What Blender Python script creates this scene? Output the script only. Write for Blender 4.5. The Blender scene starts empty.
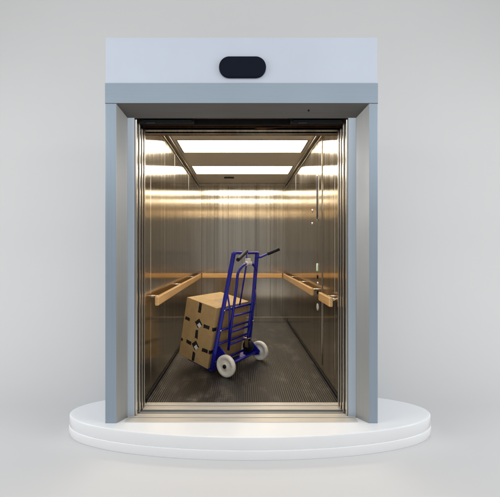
import bpy, bmesh, math, random
from mathutils import Vector, Matrix
random.seed(7)
S = bpy.context.scene
COL = S.collection
R = math.radians

# ------------------------------------------------------------------ helpers
def box(bm, x0, x1, y0, y1, z0, z1, mi=0):
    vs = [bm.verts.new((x, y, z)) for x in (x0, x1) for y in (y0, y1) for z in (z0, z1)]
    fs = []
    for q in ((0, 1, 3, 2), (4, 6, 7, 5), (0, 4, 5, 1), (2, 3, 7, 6), (0, 2, 6, 4), (1, 5, 7, 3)):
        f = bm.faces.new([vs[i] for i in q]); f.material_index = mi; fs.append(f)
    return fs

def prism(bm, pts, axis, a0, a1, mi=0, rev=None):
    """pts: 2-D polygon; axis 'x': pts are (y,z); 'y': (x,z); 'z': (x,y)"""
    def P(p, t):
        return {'x': (t, p[0], p[1]), 'y': (p[0], t, p[1]), 'z': (p[0], p[1], t)}[axis]
    A = [bm.verts.new(P(p, a0)) for p in pts]; B = [bm.verts.new(P(p, a1)) for p in pts]
    n = len(pts); rev = rev if rev is not None else -1
    bm.faces.new(A).material_index = mi; bm.faces.new(B[::-1]).material_index = mi
    for i in range(n):
        bm.faces.new((A[i], B[i], B[(i+1) % n], A[(i+1) % n])).material_index = 1 if i == rev else mi

def tube(bm, pts, r, n=14, r2=None, mi=0, cap=True, up=None):
    """tube along pts; r across, r2 the other half-width (oval)"""
    pts = [Vector(p) for p in pts]; r2 = r2 or r
    rings = []; prev = None
    for i, p in enumerate(pts):
        d = (pts[min(i+1, len(pts)-1)] - pts[max(i-1, 0)]).normalized()
        if prev is None:
            s = Vector(up) if up else (Vector((0, 0, 1)) if abs(d.z) < .9 else Vector((1, 0, 0)))
        else:
            s = prev
        s = (s - d*s.dot(d)).normalized(); prev = s; t = d.cross(s)
        rings.append([bm.verts.new(p + s*(r*math.cos(2*math.pi*k/n)) + t*(r2*math.sin(2*math.pi*k/n))) for k in range(n)])
    for a, b in zip(rings, rings[1:]):
        for k in range(n):
            f = bm.faces.new((a[k], a[(k+1) % n], b[(k+1) % n], b[k])); f.smooth = True; f.material_index = mi
    if cap:
        bm.faces.new(rings[0][::-1]).material_index = mi; bm.faces.new(rings[-1]).material_index = mi

def lathe(bm, prof, axis, c, n=48, mi=0, ell=(1, 1)):
    """prof: (radius, along); axis letter; c centre; closed profile ring or radius-0 ends"""
    def P(r, t, a):
        u, v = r*math.cos(a)*ell[0], r*math.sin(a)*ell[1]
        return {'x': (c[0]+t, c[1]+u, c[2]+v), 'y': (c[0]+u, c[1]+t, c[2]+v), 'z': (c[0]+u, c[1]+v, c[2]+t)}[axis]
    rings = []
    for r, t in prof:
        if r == 0: rings.append([bm.verts.new(P(0, t, 0))])
        else: rings.append([bm.verts.new(P(r, t, 2*math.pi*k/n)) for k in range(n)])
    for a, b in zip(rings, rings[1:]):
        for k in range(n):
            k2 = (k+1) % n
            if len(a) == 1 and len(b) == 1: continue
            q = (a[0], b[k], b[k2]) if len(a) == 1 else ((a[k], b[0], a[k2]) if len(b) == 1 else (a[k], b[k], b[k2], a[k2]))
            f = bm.faces.new(q); f.material_index = mi; f.smooth = True

def finish(name, bm, mats, parent=None, bevel=0, seg=2, auto=True):
    bmesh.ops.recalc_face_normals(bm, faces=bm.faces)
    uv = bm.loops.layers.uv.new('UVMap')
    for f in bm.faces:
        n = f.normal
        ax = max(range(3), key=lambda i: abs(n[i]))
        for l in f.loops:
            c = l.vert.co
            l[uv].uv = (c.y, c.z) if ax == 0 else ((c.x, c.z) if ax == 1 else (c.x, c.y))
    me = bpy.data.meshes.new(name); bm.to_mesh(me); bm.free()
    for m in (mats if isinstance(mats, (list, tuple)) else [mats]): me.materials.append(m)
    o = bpy.data.objects.new(name, me); COL.objects.link(o)
    if parent: o.parent = parent
    if bevel:
        md = o.modifiers.new('bevel', 'BEVEL'); md.width = bevel; md.segments = seg; md.limit_method = 'ANGLE'
        md.angle_limit = R(35); md.harden_normals = False
    return o

def thing(name, label, cat, loc=(0, 0, 0), group=None):
    o = bpy.data.objects.new(name, None); COL.objects.link(o); o.location = loc
    o.empty_display_size = .2
    o['label'] = label; o['category'] = cat
    if group: o['group'] = group
    return o

def part(name, parent, mats, fn, bevel=0, seg=2, label=None):
    bm = bmesh.new(); fn(bm); o = finish(name, bm, mats, parent, bevel, seg)
    if label: o['label'] = label
    return o

# ------------------------------------------------------------------ materials
def newmat(name):
    m = bpy.data.materials.new(name); m.use_nodes = True
    return m, m.node_tree, m.node_tree.nodes['Principled BSDF']

def ramp(nt, fac, stops):
    r = nt.nodes.new('ShaderNodeValToRGB'); e = r.color_ramp.elements
    e[0].position, e[0].color = stops[0][0], (*stops[0][1], 1); e[1].position, e[1].color = stops[-1][0], (*stops[-1][1], 1)
    for p, c in stops[1:-1]:
        k = e.new(p); k.color = (*c, 1)
    nt.links.new(fac, r.inputs[0]); return r.outputs[0]

def mapped(nt, scale, rnd=False):
    tc = nt.nodes.new('ShaderNodeTexCoord'); mp = nt.nodes.new('ShaderNodeMapping')
    mp.inputs['Scale'].default_value = scale; nt.links.new(tc.outputs['Object'], mp.inputs[0]); return mp.outputs[0]

def noise(nt, vec, scale, detail=4, rough=.55):
    n = nt.nodes.new('ShaderNodeTexNoise'); n.inputs['Scale'].default_value = scale
    n.inputs['Detail'].default_value = detail; n.inputs['Roughness'].default_value = rough
    nt.links.new(vec, n.inputs['Vector']); return n.outputs['Fac']

def mrange(nt, v, a, b, lo=.3, hi=.7):
    m = nt.nodes.new('ShaderNodeMapRange'); m.inputs[1].default_value = lo; m.inputs[2].default_value = hi
    m.inputs[3].default_value = a; m.inputs[4].default_value = b; nt.links.new(v, m.inputs[0]); return m.outputs[0]

def bump(nt, b, h, strength, dist=.01):
    n = nt.nodes.new('ShaderNodeBump'); n.inputs['Strength'].default_value = strength; n.inputs['Distance'].default_value = dist
    nt.links.new(h, n.inputs['Height']); nt.links.new(n.outputs[0], b.inputs['Normal'])

def brushed(name, c1, c2, r0, r1, aniso=.8, stretch=(60, 60, .6), bmp=.05, streak=False):
    m, nt, b = newmat(name)
    v = mapped(nt, stretch)
    n1 = noise(nt, v, 1, 6, .7)
    if streak:
        n2 = noise(nt, mapped(nt, (10, 10, .10)), 1, 5, .75)
        sm = nt.nodes.new('ShaderNodeMath'); sm.operation = 'MULTIPLY_ADD'; sm.inputs[1].default_value = .62
        nt.links.new(n2, sm.inputs[0]); ml = nt.nodes.new('ShaderNodeMath'); ml.operation = 'MULTIPLY'; ml.inputs[1].default_value = .38
        nt.links.new(n1, ml.inputs[0]); nt.links.new(ml.outputs[0], sm.inputs[2]); n1 = sm.outputs[0]
    nt.links.new(ramp(nt, n1, [(.38, c1), (.62, c2)] if streak else [(.3, c1), (.7, c2)]), b.inputs['Base Color'])
    big = noise(nt, mapped(nt, (1, 1, 1)), 1.7, 3)
    ad = nt.nodes.new('ShaderNodeMath'); ad.operation = 'ADD'
    nt.links.new(mrange(nt, n1, -(r1-r0)/2, (r1-r0)/2), ad.inputs[0]); nt.links.new(mrange(nt, big, r0, r1), ad.inputs[1])
    nt.links.new(ad.outputs[0], b.inputs['Roughness'])
    b.inputs['Metallic'].default_value = 1
    b.inputs['Anisotropic'].default_value = aniso
    t = nt.nodes.new('ShaderNodeTangent'); t.direction_type = 'UV_MAP'; t.uv_map = 'UVMap'
    nt.links.new(t.outputs[0], b.inputs['Tangent'])
    if bmp: bump(nt, b, n1, bmp, .002)
    return m

def plain(name, col, rough, var=.08, scale=6, metal=0, coat=0, bmp=0, bscale=200, spec=.5):
    m, nt, b = newmat(name)
    n1 = noise(nt, mapped(nt, (1, 1, 1)), scale, 5)
    lo = tuple(c*(1-var) for c in col); hi = tuple(min(1, c*(1+var)) for c in col)
    nt.links.new(ramp(nt, n1, [(.3, lo), (.7, hi)]), b.inputs['Base Color'])
    nt.links.new(mrange(nt, n1, rough*.85, min(1, rough*1.15)), b.inputs['Roughness'])
    b.inputs['Metallic'].default_value = metal; b.inputs['Coat Weight'].default_value = coat
    b.inputs['Specular IOR Level'].default_value = spec
    if bmp: bump(nt, b, noise(nt, mapped(nt, (1, 1, 1)), bscale, 3), bmp, .002)
    return m

M_bg = plain('backdrop_paper', (.66, .66, .66), .9, .004, 3, spec=.1)
M_pod = plain('podium_lacquer', (.88, .895, .91), .20, .01, 2, spec=.5)
M_cas = brushed('casing_steel', (.285, .35, .42), (.315, .385, .455), .40, .48, .5, (3, 3, 90), .01)
M_jmb = brushed('jamb_steel', (.285, .35, .42), (.315, .385, .455), .38, .46, .6, (90, 90, 1), .01)
M_sof = brushed('soffit_shaded_steel', (.125, .118, .11), (.155, .147, .138), .35, .45, .5, (2, 90, 90), .01)  # lintel steel darkened: shade of the underside is put into the colour
M_stop = brushed('door_stop_steel', (.42, .49, .56), (.46, .53, .60), .38, .46, .6, (90, 90, 1), .01)
M_rev = brushed('reveal_steel', (.33, .335, .33), (.37, .37, .36), .36, .44, .5, (60, 60, .3), .004)
M_wht = plain('wall_panel_paint', (.62, .68, .785), .5, .035, 2)
M_pill = plain('dark_plastic', (.005, .008, .018), .45, .2, 20, spec=.08)
M_stl = brushed('cab_steel', (.45, .395, .32), (.70, .635, .525), .12, .19, .95, (90, 90, .4), .05, True)
M_edge = brushed('door_edge_steel', (.60, .56, .50), (.72, .68, .61), .18, .28, .6, (90, 90, 1), .03)
M_ceil = plain('ceiling_sheet', (.64, .575, .47), .42, .05, 4, metal=.2)
M_gap = plain('seam_shadow_gap', (.02, .018, .015), .6)
M_blk = plain('black_rubber', (.008, .008, .009), .5, .2, 30, spec=.25)
M_alu = brushed('sill_aluminium', (.66, .61, .53), (.78, .75, .70), .28, .4, .5, (1, 120, 120), .04)
M_alu.node_tree.nodes['Principled BSDF'].inputs['Metallic'].default_value = .45
M_groove = plain('sill_groove', (.07, .08, .09), .5, .2, 30)
M_chr = plain('chrome', (.75, .72, .68), .12, .04, metal=1)
M_blue = plain('blue_powder_coat', (.006, .008, .30), .32, .15, 18, coat=.2)
nt = M_blue.node_tree; b = nt.nodes['Principled BSDF']; old = b.inputs['Base Color'].links[0].from_socket
chip = mrange(nt, noise(nt, mapped(nt, (1, 1, 1)), 34, 6, .7), 0, 1, .66, .72)
mx_ = nt.nodes.new('ShaderNodeMix'); mx_.data_type = 'RGBA'; nt.links.new(chip, mx_.inputs['Factor'])
nt.links.new(old, mx_.inputs['A']); mx_.inputs['B'].default_value = (.12, .11, .13, 1); nt.links.new(mx_.outputs['Result'], b.inputs['Base Color'])
M_wheel = plain('cream_nylon', (.88, .84, .74), .42, .10, 40)
M_tag = plain('white_plastic', (.80, .77, .70), .4, .08, 60)
M_tape = plain('black_tape', (.018, .016, .018), .28, .3, 40)
M_lab = plain('white_label', (.75, .75, .72), .5, .1, 90)
M_stamp = plain('faded_blue_ink', (.33, .29, .27), .8, .35, 120)

M_rev.node_tree.nodes['Principled BSDF'].inputs['Metallic'].default_value = .6
for mm in (M_cas, M_jmb, M_stop): mm.node_tree.nodes['Principled BSDF'].inputs['Metallic'].default_value = .35

# wood
m, nt, b = newmat('beech_wood'); M_wood = m
n1 = noise(nt, mapped(nt, (3, 3, 50)), 1.0, 4)
nt.links.new(ramp(nt, n1, [(.3, (.64, .355, .125)), (.5, (.71, .41, .155)), (.72, (.77, .47, .19))]), b.inputs['Base Color'])
b.inputs['Roughness'].default_value = .32; b.inputs['Coat Weight'].default_value = .3
M_wood2 = m

# cardboard
m, nt, b = newmat('cardboard'); M_card = m
n1 = noise(nt, mapped(nt, (1, 1, 1)), 9, 6, .65); n2 = noise(nt, mapped(nt, (4, 4, 260)), 1, 3)
nt.links.new(ramp(nt, n1, [(.28, (.42, .27, .115)), (.55, (.49, .325, .145)), (.75, (.54, .37, .175))]), b.inputs['Base Color'])
b.inputs['Roughness'].default_value = .72
n3 = noise(nt, mapped(nt, (1, 1, 1)), 5.5, 3)
ad = nt.nodes.new('ShaderNodeMath'); ad.operation = 'MULTIPLY_ADD'; ad.inputs[1].default_value = 14
nt.links.new(n3, ad.inputs[0]); nt.links.new(n2, ad.inputs[2]); bump(nt, b, ad.outputs[0], .25, .0015)

# ribbed rubber floor with dust scuffs
m, nt, b = newmat('ribbed_rubber'); M_floor = m
tc = nt.nodes.new('ShaderNodeTexCoord')
w = nt.nodes.new('ShaderNodeTexWave'); w.wave_type = 'BANDS'; w.bands_direction = 'X'
w.inputs['Scale'].default_value = 19; w.inputs['Distortion'].default_value = 0
nt.links.new(tc.outputs['Object'], w.inputs['Vector'])
w2 = nt.nodes.new('ShaderNodeTexWave'); w2.wave_type = 'BANDS'; w2.bands_direction = 'Y'
w2.inputs['Scale'].default_value = 11; nt.links.new(tc.outputs['Object'], w2.inputs['Vector'])
mx = nt.nodes.new('ShaderNodeMath'); mx.operation = 'MULTIPLY_ADD'; mx.inputs[1].default_value = .12
nt.links.new(w2.outputs['Fac'], mx.inputs[0]); nt.links.new(w.outputs['Fac'], mx.inputs[2])
dust = noise(nt, mapped(nt, (6.5, 3.2, 1)), 1, 8, .7)
scr = noise(nt, mapped(nt, (5, 26, 1)), 1.2, 7, .75)
dm = nt.nodes.new('ShaderNodeMath'); dm.operation = 'MULTIPLY'
nt.links.new(mrange(nt, dust, .0, .8, .50, .76), dm.inputs[0]); nt.links.new(mrange(nt, scr, .15, 1.3, .38, .64), dm.inputs[1])
mix = nt.nodes.new('ShaderNodeMix'); mix.data_type = 'RGBA'
base = ramp(nt, w.outputs['Fac'], [(.25, (.011, .010, .009)), (.75, (.032, .029, .026))])
nt.links.new(base, mix.inputs['A']); mix.inputs['B'].default_value = (.27, .235, .19, 1)
nt.links.new(dm.outputs[0], mix.inputs['Factor']); nt.links.new(mix.outputs['Result'], b.inputs['Base Color'])
nt.links.new(mrange(nt, dust, .34, .46), b.inputs['Roughness'])
bump(nt, b, mx.outputs[0], .4, .004)

def emit(name, col, s):
    m, nt, b = newmat(name); b.inputs['Base Color'].default_value = (.8, .8, .78, 1)
    b.inputs['Emission Color'].default_value = (*col, 1); b.inputs['Emission Strength'].default_value = s
    return m
M_lamp = emit('light_diffuser', (1, .925, .80), 10.5)
M_dim = emit('dim_light_diffuser', (1, .84, .64), 3.4)
M_grn = emit('green_indicator', (.1, 1, .2), .15)

# ------------------------------------------------------------------ setting: seamless backdrop
FZ = -0.139            # studio floor; lift floor and podium top are z = 0
WY = 4.1               # back wall of the sweep
bm = bmesh.new()
def sweep():
    p = [(-4.0, FZ), (0, FZ), (2.69, FZ)]
    r = 1.4
    for k in range(0, 17):
        a = R(90*k/16); p.append((WY-r + r*math.sin(a), FZ + r - r*math.cos(a)))
    p += [(WY, 1.5), (WY, 2.47), (WY, 3.6), (WY, 7)]
    return p
prof = sweep()
XS = [-9, -3, -.87, .87, 3, 9]
grid = [[bm.verts.new((x, y, z)) for x in XS] for y, z in prof]
for j in range(len(prof)-1):
    for i in range(len(XS)-1):
        if i == 2 and 2 <= j and prof[j+1][1] <= 2.48: continue       # opening for the lift car
        f = bm.faces.new((grid[j][i], grid[j][i+1], grid[j+1][i+1], grid[j+1][i])); f.smooth = True
o = finish('studio_backdrop', bm, M_bg); o['kind'] = 'structure'

# ------------------------------------------------------------------ podium
PCX, PCY, PA, PB = .058, 2.296, 1.2425, .334
pod = thing('display_podium', 'white glossy two-tier oval podium under the lift entrance', 'podium', (PCX, PCY, FZ))
h = -FZ-.004; split = h*.43
def ring(bm, a, bb, z0, z1, rnd):
    prof = [(0, z0), (1-rnd*.6/a, z0), (1, z0+rnd*.5)]
    for k in range(0, 7):
        t = R(90*k/6); prof.append((1 - rnd/a*(1-math.cos(t)), z1 - rnd + rnd*math.sin(t)))
    prof.append((1-.03, z1)); prof.append((0, z1))
    lathe(bm, prof, 'z', (0, 0, 0), 160, 0, (a, bb))
part('upper_disc', pod, M_pod, lambda bm: ring(bm, PA, PB, split-.001, h, .010))
part('lower_disc', pod, M_pod, lambda bm: ring(bm, PA+.004, PB+.004, 0, split, .008))

# ------------------------------------------------------------------ lift surround
F = 2.123; J = 2.20
sur = thing('lift_entrance', 'blue-grey steel lift door surround with a pale panel above', 'lift entrance', (0, F, 0))
def W(x0, x1, y0, y1, z0, z1): return lambda bm: box(bm, x0, x1, y0-F, y1-F, z0, z1)
def pr(bm, pts, axis, a0, a1):
    if axis == 'z': prism(bm, [(x, y-F) for x, y in pts], 'z', a0, a1, 0, 1)
    else: prism(bm, [(y-F, z) for y, z in pts], 'x', a0, a1, 0, 1)
part('wall_panel', sur, M_wht, W(-.876, .876, F+.006, F+.05, 2.189, 2.483), .002)
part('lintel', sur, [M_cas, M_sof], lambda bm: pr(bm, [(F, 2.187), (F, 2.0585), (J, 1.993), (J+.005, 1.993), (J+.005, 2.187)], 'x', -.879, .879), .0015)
part('jamb', sur, [M_jmb, M_rev], lambda bm: pr(bm, [(-.878, F+.003), (-.807, F+.003), (-.760, J), (-.760, J+.007), (-.878, J+.007)], 'z', -.0035, 2.057), .0015)
part('jamb', sur, [M_jmb, M_rev], lambda bm: pr(bm, [(.878, F+.003), (.823, F+.003), (.763, J), (.763, J+.007), (.878, J+.007)], 'z', -.0035, 2.057), .0015)
part('door_stop', sur, M_stop, W(-.7605, -.714, J-.001, J+.006, -.0035, 2.02), .0015)
part('door_stop', sur, M_stop, W(.712, .7635, J-.001, J+.006, -.0035, 2.02), .0015)
def casing(bm):
    for s in (-1, 1):
        x0, x1 = sorted((s*.862, s*.874))
        box(bm, x0, x1, .09, 2.2, -.0035, 2.47)
        box(bm, x0, x1, .515, 2.2, FZ, -.0045)
    box(bm, -.86, .86, .055, 2.2, 2.44, 2.468)
part('casing', sur, M_jmb, casing)
# dark capsule window above the door
def pill(bm):
    n = 14; hw, hh, r = .151, .0675, .0665; pts = []
    for cx, cz, a0 in ((hw-r, hh-r, 0), (-hw+r, hh-r, 90), (-hw+r, -hh+r, 180), (hw-r, -hh+r, 270)):
        for k in range(n+1):
            a = R(a0+90*k/n); pts.append((cx+r*math.cos(a)+.0065, cz+r*math.sin(a)+2.287))
    prism(bm, pts, 'y', -.012, .010)
part('indicator_window', sur, M_pill, pill, .006, 3)
part('screw', sur, M_blk, lambda bm: lathe(bm, [(0, -.004), (.006, -.003), (.007, .004), (0, .004)], 'z', (.44, .038, 2.0255), 16))
# threshold: landing sill in rails
def sill_rails(bm):
    box(bm, -.74, .74, .014, 2.358-F, -.0036, -.0015, 1)
    for y0, y1, z in ((F+.012, 2.184, .002), (2.190, 2.215, .004), (2.2185, 2.243, .003), (2.262, 2.268, .001)):
        box(bm, -.713 if y0 > J else -.755, .711 if y0 > J else .755, y0-F, y1-F, -.02, z)
part('landing_sill', sur, [M_alu, M_groove], sill_rails, .0012)
def hdr(bm):
    box(bm, -.80, .80, J+.008-F, 2.36-F, 2.02, 2.04)
part('header_lining', sur, plain('warm_glow_brown', (.20, .10, .045), .35, .3, 8, metal=.5), hdr)  # warm glow over the door put into the lining's brown colour
def hanger(x0, x1):
    def f(bm):
        box(bm, x0, x1, 2.235-F, 2.26-F, 1.972, 2.018)
        box(bm, x0+.02, x1-.015, 2.225-F, 2.2345-F, 1.98, 1.992)
        box(bm, x0+.05, x0+.11, 2.222-F, 2.2345-F, 1.962, 1.977)
    return f
part('door_hanger', sur, M_blk, hanger(-.69, -.32), .003)
part('door_hanger', sur, M_blk, hanger(.33, .69), .003)
part('door_track', sur, M_blk, W(-.70, .70, 2.275, 2.285, 1.975, 2.018), .002)
def copper(bm): tube(bm, [(.10, 2.3-F, 2.0), (.15, 2.3-F, 1.996), (.21, 2.3-F, 2.0), (.26, 2.3-F, 2.006)], .006, 10)
part('cable', sur, plain('copper_cable', (.35, .16, .05), .4), copper)
# landing door leaves, slid open: only their leading edges show
for s in (-1, 1):
    for X, y0, y1 in ((.702, 2.213, 2.236), (.694, 2.254, 2.277)):
        x0, x1 = sorted((s*X, s*.80))
        part('door_leaf', sur, M_edge, W(x0, x1, y0, y1, .006, 1.99), .002)

# ------------------------------------------------------------------ lift car
C0, C1 = 2.404, 5.186; CX = .010; WX = .715; ZC = 2.18
cab = thing('lift_car', 'brushed steel lift car interior with wooden handrails and glowing ceiling panels', 'lift car', (CX, C0, 0))
L = C1-C0
def seams_y(bm, s, cuts):
    x0, x1 = sorted((s*WX, s*(WX+.012)))
    for a, b_ in zip(cuts, cuts[1:]):
        box(bm, x0, x1, a+.0012, b_-.0012, .001, ZC+.02)
    x0, x1 = sorted((s*(WX+.004), s*(WX+.03)))
    box(bm, x0, x1, cuts[0]+.004, cuts[-1]-.004, .001, ZC+.02, 1)
part('cab_wall', cab, [M_stl, M_gap], lambda bm: seams_y(bm, -1, [-.0, .16, .62, 1.08, 1.54, 2.0, 2.40, L-.001]), .001, 1, 'left wall of plain seamed brushed panels')
part('cab_wall', cab, [M_stl, M_gap], lambda bm: seams_y(bm, 1, [-.0, .16, .546, 1.05, 1.54, 2.0, 2.40, L-.001]), .001, 1, 'right wall carrying the button column')
def back(bm):
    cuts = [-WX-.03, -.64, -.44, -.22, 0, .22, .44, .64, WX+.03]
    for a, b_ in zip(cuts, cuts[1:]): box(bm, a+.0012, b_-.0012, L, L+.012, .001, ZC+.02)
    box(bm, -WX-.03, WX+.03, L+.004, L+.03, .001, ZC+.02, 1)
part('cab_wall', cab, [M_stl, M_gap], back, .001, 1, 'rear wall of seamed brushed panels')
part('cab_floor', cab, M_floor, lambda bm: box(bm, -WX-.03, WX+.03, .004, L+.02, -.05, 0))
def skirt(bm):
    for s in (-1, 1):
        x0, x1 = sorted((s*(WX-.012), s*(WX-.0005))); box(bm, x0, x1, .012, L-.013, .001, .028, 1)
    box(bm, -WX+.001, WX-.001, L-.012, L-.0005, .001, .08)
part('skirting', cab, [M_stl, M_blk], skirt, .003)
def sill2(bm):
    for y0, y1, z in ((2.300, 2.322, .003), (2.325, 2.352, .003), (2.360, 2.380, .005), (2.3835, 2.4035, .005)):
        box(bm, -.70, .69, y0-C0, y1-C0, -.02, z)
part('car_sill', cab, M_alu, sill2, .0012)
for s in (-1, 1):
    for X, y0, y1 in ((.690, 2.296, 2.316), (.686, 2.336, 2.358)):
        x0, x1 = sorted((s*X-CX, s*.80-CX))
        part('door_leaf', cab, M_edge, lambda bm, a=(x0, x1, y0-C0, y1-C0): box(bm, *a, .008, 1.96), .002)
def transom(bm):
    box(bm, -WX, WX, 2.36-C0, 2.402-C0, 1.945, 2.2)
    box(bm, -WX, WX, 2.345-C0, 2.359-C0, 1.965, 1.985)
part('transom', cab, M_stl, transom, .002)
# ceiling with two openings for the light panels (lamp y ranges)
LP = [(2.58, 2.78), (3.18, 3.57), (4.14, 4.55)]
LX = .635
def ceil(bm):
    ys = [C0]+[v for p in LP for v in p]+[C1+.03]
    for i in range(0, len(ys), 2): box(bm, -WX-.03, WX+.03, ys[i]-C0, ys[i+1]-C0, ZC, ZC+.03)
    for y0, y1 in LP:
        for s in (-1, 1):
            x0, x1 = sorted((s*LX, s*(WX+.03))); box(bm, x0, x1, y0-C0, y1-C0, ZC, ZC+.03)
part('ceiling', cab, M_ceil, ceil)
for y0, y1 in LP:
    l = part('ceiling_light', cab, M_dim if y0 < 3 else M_lamp, lambda bm: box(bm, -LX+.002, LX-.002, y0-C0+.002, y1-C0-.002, ZC+.012, ZC+.028))
    def fr(bm):
        for a in ((-LX-.012, LX+.012, y0-C0-.012, y0-C0+.006), (-LX-.012, LX+.012, y1-C0-.006, y1-C0+.012)): box(bm, *a, ZC-.004, ZC-.0005)
        for s in (-1, 1):
            a, b_ = sorted((s*(LX-.006), s*(LX+.012))); box(bm, a, b_, y0-C0+.007, y1-C0-.007, ZC-.004, ZC-.0005)
    part('trim', l, M_stl, fr)
def cove(bm):
    for s in (-1, 1):
        x0, x1 = sorted((s*(WX-.045), s*(WX-.03))); box(bm, x0, x1, .05, L-.002, ZC-.022, ZC-.001)
        x0, x1 = sorted((s*(WX-.014), s*(WX-.001))); box(bm, x0, x1, .05, L-.002, ZC-.045, ZC-.001)
    box(bm, -WX+.05, WX-.05, L-.02, L-.001, ZC-.03, ZC-.001)
part('ceiling_trim', cab, M_stl, cove, .002)
def vent(bm):
    box(bm, -.26, -.25, 2.34, 2.42, ZC-.008, ZC-.001); box(bm, -.13, -.12, 2.34, 2.42, ZC-.008, ZC-.001)
    for k in range(4): box(bm, -.25, -.13, 2.342+k*.02, 2.352+k*.02, ZC-.008, ZC-.001)
part('vent', cab, M_blk, vent)
# handrails
RZ0, RZ1 = .697, .766
def rail(bm, x0, x1, y0, y1): box(bm, x0, x1, y0, y1, RZ0, RZ1)
def bracket(parent, pts, ax):
    for p in pts:
        part('rail_bracket', parent, M_chr, lambda bm: lathe(bm, [(0, -.03), (.012, -.03), (.012, .03), (0, .03)], ax, p, 14))
r1 = part('handrail', cab, M_wood, lambda bm: rail(bm, -.66, -.63, .065, L-.075), .008, 3)
bracket(r1, [(-.688, .3, .735), (-.688, 1.3, .735), (-.688, 2.4, .735)], 'x')
r2 = part('handrail', cab, M_wood, lambda bm: rail(bm, -.62, .62, L-.085, L-.055), .008, 3)
bracket(r2, [(-.5, L-.028, .735), (0, L-.028, .735), (.5, L-.028, .735)], 'y')
r3 = part('handrail', cab, M_wood, lambda bm: rail(bm, .63, .66, 3.052-C0, L-.075), .008, 3)
bracket(r3, [(.688, .8, .735), (.688, 1.6, .735), (.688, 2.4, .735)], 'x')
r4 = part('handrail', cab, M_wood, lambda bm: rail(bm, .63, .66, .008, 2.752-C0), .008, 3)
bracket(r4, [(.688, .12, .735), (.688, .29, .735)], 'x')
# operating column, proud of the right wall
cop = part('control_column', cab, M_stl, lambda bm: box(bm, .708, WX-.0005, 2.955-C0, 3.43-C0, .085, ZC-.046), .003)
def cappill(bm, yc, zc, hw, hh, x0, x1):
    n = 10; pts = []
    for sg, a0 in ((1, 0), (-1, 180)):
        for k in range(n+1):
            a = R(a0+180*k/n); pts.append((yc+hw*math.cos(a), zc+sg*(hh-hw)+hw*math.sin(a)))
    prism(bm, pts, 'x', x0, x1)
ds = part('display_slot', cop, M_edge, lambda bm: cappill(bm, 3.115-C0, 1.615, .046, .226, .7045, .712), .002)
part('slot_window', ds, M_pill, lambda bm: cappill(bm, 3.115-C0, 1.615, .026, .205, .703, .7046), .0006)
part('indicator_lamp', cop, M_grn, lambda bm: cappill(bm, 3.125-C0, .955, .02, .038, .702, .712), .002)
for z, rr, mm in ((.865, .020, M_pill), (.80, .018, M_chr), (.722, .020, M_pill), (.581, .034, M_tag)):
    part('push_button', cop, mm, lambda bm: lathe(bm, [(0, -.005), (rr*.85, -.005), (rr, -.003), (rr, .006), (0, .006)], 'x', (.708, 3.115-C0, z), 28))
for y, z in ((3.35, 1.517), (3.36, 1.385)):
    part('chrome_ring', cop, M_chr, lambda bm: lathe(bm, [(.010, -.004), (.015, -.005), (.018, -.001), (.018, .004), (.010, .004), (.010, -.004)], 'x', (.708, y-C0, z), 24))  # small chrome rings beside the slot

# ------------------------------------------------------------------ hand truck (local x = axle, local y = load side)
ANG = math.atan2(.81998986, .57237804); T = R(9.4); ct, st = math.cos(T), math.sin(T); BT = R(11)
tr = thing('hand_truck', 'blue tubular hand truck with cream wheels and black grips', 'hand truck', (.0235, 3.1315, 0))
tr.rotation_euler = (0, 0, ANG)
AZ = .097
def FP(s, v, off=.14): return Vector((s, off - st*v, AZ + ct*v)) if off == .14 else Vector((s, off - st*v, AZ + ct*v))
def hwid(v): return .293 - .1*(v-.0)/1.04
up_s = (1, 0, 0)
for s in (-1, 1):
    part('side_rail', tr, M_blue, lambda bm: tube(bm, [FP(s*hwid(v), v) for v in (-.04, .1, .4, .7, 1.0, 1.018)], .0160, 14, .0215, up=up_s))
part('top_bar', tr, M_blue, lambda bm: tube(bm, [FP(-.2, 1.008), FP(.2, 1.008)], .013))
for v, rr in ((.80, .008), (.485, .011), (.30, .011), (.17, .011), (.0, .012)):
    w_ = hwid(v)-.006
    if v == .80: continue
    part('cross_bar', tr, M_blue, lambda bm: tube(bm, [FP(-w_, v), FP(w_, v)], rr))
def uframe(bm):
    r_ = .12; pts = [FP(-.155, .10, .085)]
    for v in (.3, .5, .7): pts.append(FP(-.155, v, .09))
    for k in range(0, 13):
        a = R(180 - 180*k/12); pts.append(FP(.155*math.cos(a), .80 + .11*math.sin(a), .095))
    for v in (.7, .5, .3): pts.append(FP(.155, v, .09))
    pts.append(FP(.155, .10, .085)); tube(bm, pts, .0125)
uf = part('support_frame', tr, M_blue, uframe)
for v in (.42, .27, .15):
    part('rung', uf, M_blue, lambda bm: tube(bm, [FP(-.153, v, .088), FP(.153, v, .088)], .010))
part('catch', uf, M_tag, lambda bm: (tube(bm, [FP(-.05, .905, .095), FP(-.01, .915, .095), FP(.035, .905, .095)], .021, 14),
     box(bm, -.03, .01, *(lambda p: (p.y-.02, p.y+.02, p.z-.0, p.z+.05))(FP(0, .905, .095)))), .004)
part('centre_tube', tr, M_blue, lambda bm: tube(bm, [FP(.0, 1.008, .132), FP(.0, .90, .118), FP(0, .50, .132)], .008))
p0 = FP(.19, .962); p1 = p0 + Vector((.012, -.045, .004)); p2 = p0 + Vector((.042, -.105, .035)); p3 = p0 + Vector((.096, -.21, .085))
q0 = FP(-.06, 1.008); q1 = q0 + Vector((-.004, -.03, .012)); q2 = q0 + Vector((-.03, -.065, .016)); q3 = q0 + Vector((-.235, -.115, -.058))
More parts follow.
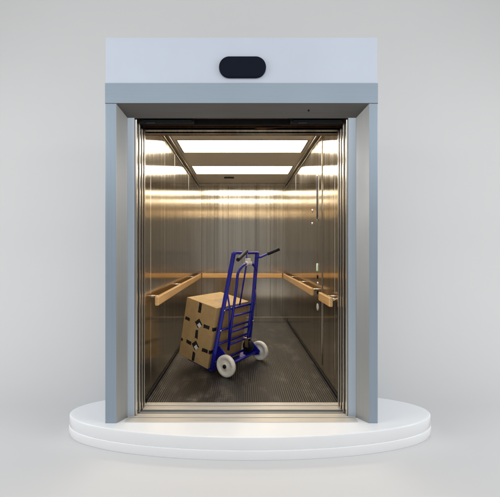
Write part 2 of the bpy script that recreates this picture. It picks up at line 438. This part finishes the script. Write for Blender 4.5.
for a0, a1, a2, a3 in ((p0, p1, p2, p3), (q0, q1, q2, q3)):
    hb = part('handle', tr, M_blue, lambda bm: tube(bm, [a0, a1, a2, a2.lerp(a3, .5)], .011))
    part('grip', hb, M_blk, lambda bm: tube(bm, [a2, a2.lerp(a3, .06), a2.lerp(a3, .12), a2.lerp(a3, .94), a3], .0165, 16))
for s in (-1, 1):
    part('brace', tr, M_blue, lambda bm: tube(bm, [FP(s*(hwid(.64)-.004), .64, .128), FP(s*.222, .57, .108), FP(s*.205, .50, .096), FP(s*.192, .38, .09), FP(s*.166, .20, .087)], .0085, 12))
# braces from rails to the axle, axle, toe plate
def brace(s):
    def f(bm):
        x0, x1 = sorted((s*.222, s*.232)); prism(bm, [(-.03, .075), (-.03, .12), (.11, .24), (.145, .24), (.165, .045), (.11, .035)], 'x', x0, x1)
    return f
for s in (-1, 1): part('axle_bracket', tr, M_blue, brace(s), .003)
part('axle', tr, M_blue, lambda bm: tube(bm, [(-.245, 0, AZ), (.245, 0, AZ)], .0125))
def toe(bm):
    P = [FP(-.29, -.078), FP(.29, -.078)]
    d = Vector((0, ct, st))
    q = [P[0], P[1], P[1]+d*.30, P[0]+d*.30]
    n = Vector((0, -st, ct))*.006
    A = [bm.verts.new(p) for p in q]; B = [bm.verts.new(p+n) for p in q]
    bm.faces.new(A); bm.faces.new(B[::-1])
    for i in range(4): bm.faces.new((A[i], B[i], B[(i+1) % 4], A[(i+1) % 4]))
part('toe_plate', tr, M_blue, toe, .002)
for s in (-1, 1):
    c = (s*.2785, 0, AZ)
    pf = [(.0, -.019), (.026, -.019), (.030, -.013), (.062, -.011), (.068, -.019), (.088, -.021), (.096, -.014), (.097, 0), (.096, .014), (.088, .021), (.068, .019), (.062, .011), (.030, .013), (.026, .019), (0, .019)]
    w_ = part('wheel', tr, M_wheel, lambda bm: lathe(bm, pf, 'x', c, 56))
    part('hub_cap', w_, M_blk, lambda bm: lathe(bm, [(0, -.032), (.014, -.032), (.018, -.026), (.018, .026), (.014, .032), (0, .032)], 'x', c, 20))
# folding castor at the back of the frame
cs = part('castor', tr, M_blk, lambda bm: lathe(bm, [(0, -.02), (.044, -.02), (.055, -.014), (.058, 0), (.055, .014), (.044, .02), (0, .02)], 'x', (.115, .03, .175), 32))
part('castor_hub', cs, M_chr, lambda bm: lathe(bm, [(0, -.026), (.012, -.026), (.016, -.02), (.016, .02), (0, .026)], 'x', (.115, .03, .175), 20))
part('castor_fork', cs, M_chr, lambda bm: (box(bm, .088, .092, .015, .05, .17, .25), box(bm, .138, .142, .015, .05, .17, .25), box(bm, .088, .142, .015, .07, .251, .256)), .001)
for s in (-1, 1):
    for v in (.485, .30):
        part('bolt', tr, M_chr, lambda bm: lathe(bm, [(0, -.006), (.008, -.006), (.009, .004), (0, .004)], 'y', FP(s*hwid(v), v)+Vector((0, -.021, 0)), 12))

# ------------------------------------------------------------------ carton on the toe plate
bw, bd, bh = .515, .372, .571
base = Matrix.Rotation(ANG, 4, 'Z') @ FP(-.304, -.066).to_4d()
lv = FP(-.304, -.066) + Vector((0, ct, st))*.042
cb = thing('cardboard_box', 'brown cardboard box with black tape strips, tilted back on the hand truck', 'box')
cb.matrix_world = Matrix.Translation(tr.location) @ Matrix.Rotation(ANG, 4, 'Z') @ Matrix.Translation(lv) @ Matrix.Rotation(BT, 4, 'X')
def carton(bm):
    box(bm, 0, bw, 0, bd, 0, bh-.004)
    # two top flaps meeting along the middle
    box(bm, .0005, bw-.0005, .0005, bd/2-.0005, bh-.0035, bh); box(bm, .0005, bw-.0005, bd/2+.0005, bd-.0005, bh-.0035, bh)
part('carton', cb, M_card, carton, .003, 2)
def strip(pts, mat=M_tape, name='tape_strip', parent=cb):
    """thin sheet on the x=0 side: pts are (y,z)"""
    return part(name, parent, mat, lambda bm: prism(bm, pts, 'x', -.0012 if mat is M_tape else -.0022, -.0002 if mat is M_tape else -.00125))
def rect(y, z, hy, hz, rot=0):
    c, s_ = math.cos(R(rot)), math.sin(R(rot)); j = lambda v: v*random.uniform(.8, 1.12)
    if rot not in (45, 40):
        q = [(-j(hy), -j(hz)), (hy*random.uniform(-.2, .3), -j(hz)), (j(hy), -j(hz)), (j(hy), j(hz)), (hy*random.uniform(-.3, .2), j(hz)), (-j(hy), j(hz))]
        return [(y + c*a - s_*b_, z + s_*a + c*b_) for a, b_ in q]
    return [(y + c*a - s_*b_, z + s_*a + c*b_) for a, b_ in ((-hy, -hz), (hy, -hz), (hy, hz), (-hy, hz))]
for y, z, hy, hz, ro in ((.325, .372, .034, .017, 3), (.085, .372, .035, .018, -2), (.358, .155, .013, .015, 0), (.268, .158, .032, .017, 4),
                         (.065, .152, .036, .018, -3), (.192, .518, .017, .047, 2), (.188, .268, .018, .043, -3), (.185, .048, .018, .042, 1)):
    strip(rect(y, z, hy, hz, ro))
for z in (.372, .158):
    d_ = strip(rect(  .182, z, .034, .033, 45))
    strip(rect(  .170, z-.014, .018, .019, 40), M_lab, 'white_sticker')
for z in (.372, .158):
    part('tape_strip', cb, M_tape, lambda bm: (box(bm, -.0012, -.0002, .0, .016, z-.017, z+.017), box(bm, -.0012, .04, -.0012, -.0002, z-.017, z+.017)))
part('ink_stamp', cb, M_stamp, lambda bm: [box(bm, .17+.0*k, .29-.03*(k % 2), .10+.03*k, .112+.03*k, bh+.0003, bh+.0009) for k in range(3)])

# ------------------------------------------------------------------ light
world = bpy.data.worlds.new('World'); S.world = world; world.use_nodes = True
bg = world.node_tree.nodes['Background']; bg.inputs[0].default_value = (.97, .985, 1, 1); bg.inputs[1].default_value = .86
def area(name, loc, target, sx, sy, power, col=(1, 1, 1)):
    l = bpy.data.lights.new(name, 'AREA'); l.shape = 'RECTANGLE'; l.size = sx; l.size_y = sy; l.energy = power; l.color = col
    o = bpy.data.objects.new(name, l); COL.objects.link(o); o.location = loc
    o.rotation_euler = (Vector(target)-Vector(loc)).to_track_quat('-Z', 'Y').to_euler(); return o
POW = dict(WORLD=.35, front=84, top=68, sides=44, bend=44)
bg.inputs[1].default_value = POW['WORLD']
area('front_fill', (0, -3.4, 4.3), (0, 2.6, 1.6), 6, 3, POW['front'])  # unseen lamp added to light the entrance front
area('overhead_fill', (0, 1.6, 6.2), (0, 2.2, 0), 8, 4, POW['top'])  # added light out of view, brightening the set from above
for sx in (-1, 1): area('side_fill', (sx*5.8, .3, 1.3), (sx*1.6, 3.8, .4), 1.6, 3.5, POW['sides'])  # added fill pair beyond the frame, evening out the backdrop
for sx in (-1, 1): area('podium_fill', (sx*3.5, .9, 2.6), (sx*1.55, 3.0, 0), 2.2, 1.2, POW['bend'])  # unseen fill pair added to lift the sweep bend and podium sides

# ------------------------------------------------------------------ camera
cd = bpy.data.cameras.new('camera'); cam = bpy.data.objects.new('camera', cd); COL.objects.link(cam); S.camera = cam
cam.location = (0, 0, 1.1); cam.rotation_euler = (R(90), 0, 0)
cd.sensor_fit = 'HORIZONTAL'; cd.sensor_width = 36; cd.lens = 330/500*36; cd.shift_x = .017; cd.shift_y = .007
cd.clip_start = .05; cd.clip_end = 100

S.render.engine = 'CYCLES'
S.cycles.use_denoising = True
try: S.cycles.denoiser = 'OPENIMAGEDENOISE'
except Exception: pass
S.cycles.blur_glossy = 1.5; S.cycles.max_bounces = 14; S.cycles.diffuse_bounces = 6; S.cycles.glossy_bounces = 8
S.cycles.sample_clamp_indirect = 6
S.cycles.caustics_reflective = True
S.view_settings.view_transform = 'Standard'; S.view_settings.look = 'None'
S.view_settings.exposure = 0; S.view_settings.gamma = 1
S.render.resolution_x = 1024; S.render.resolution_y = 1018
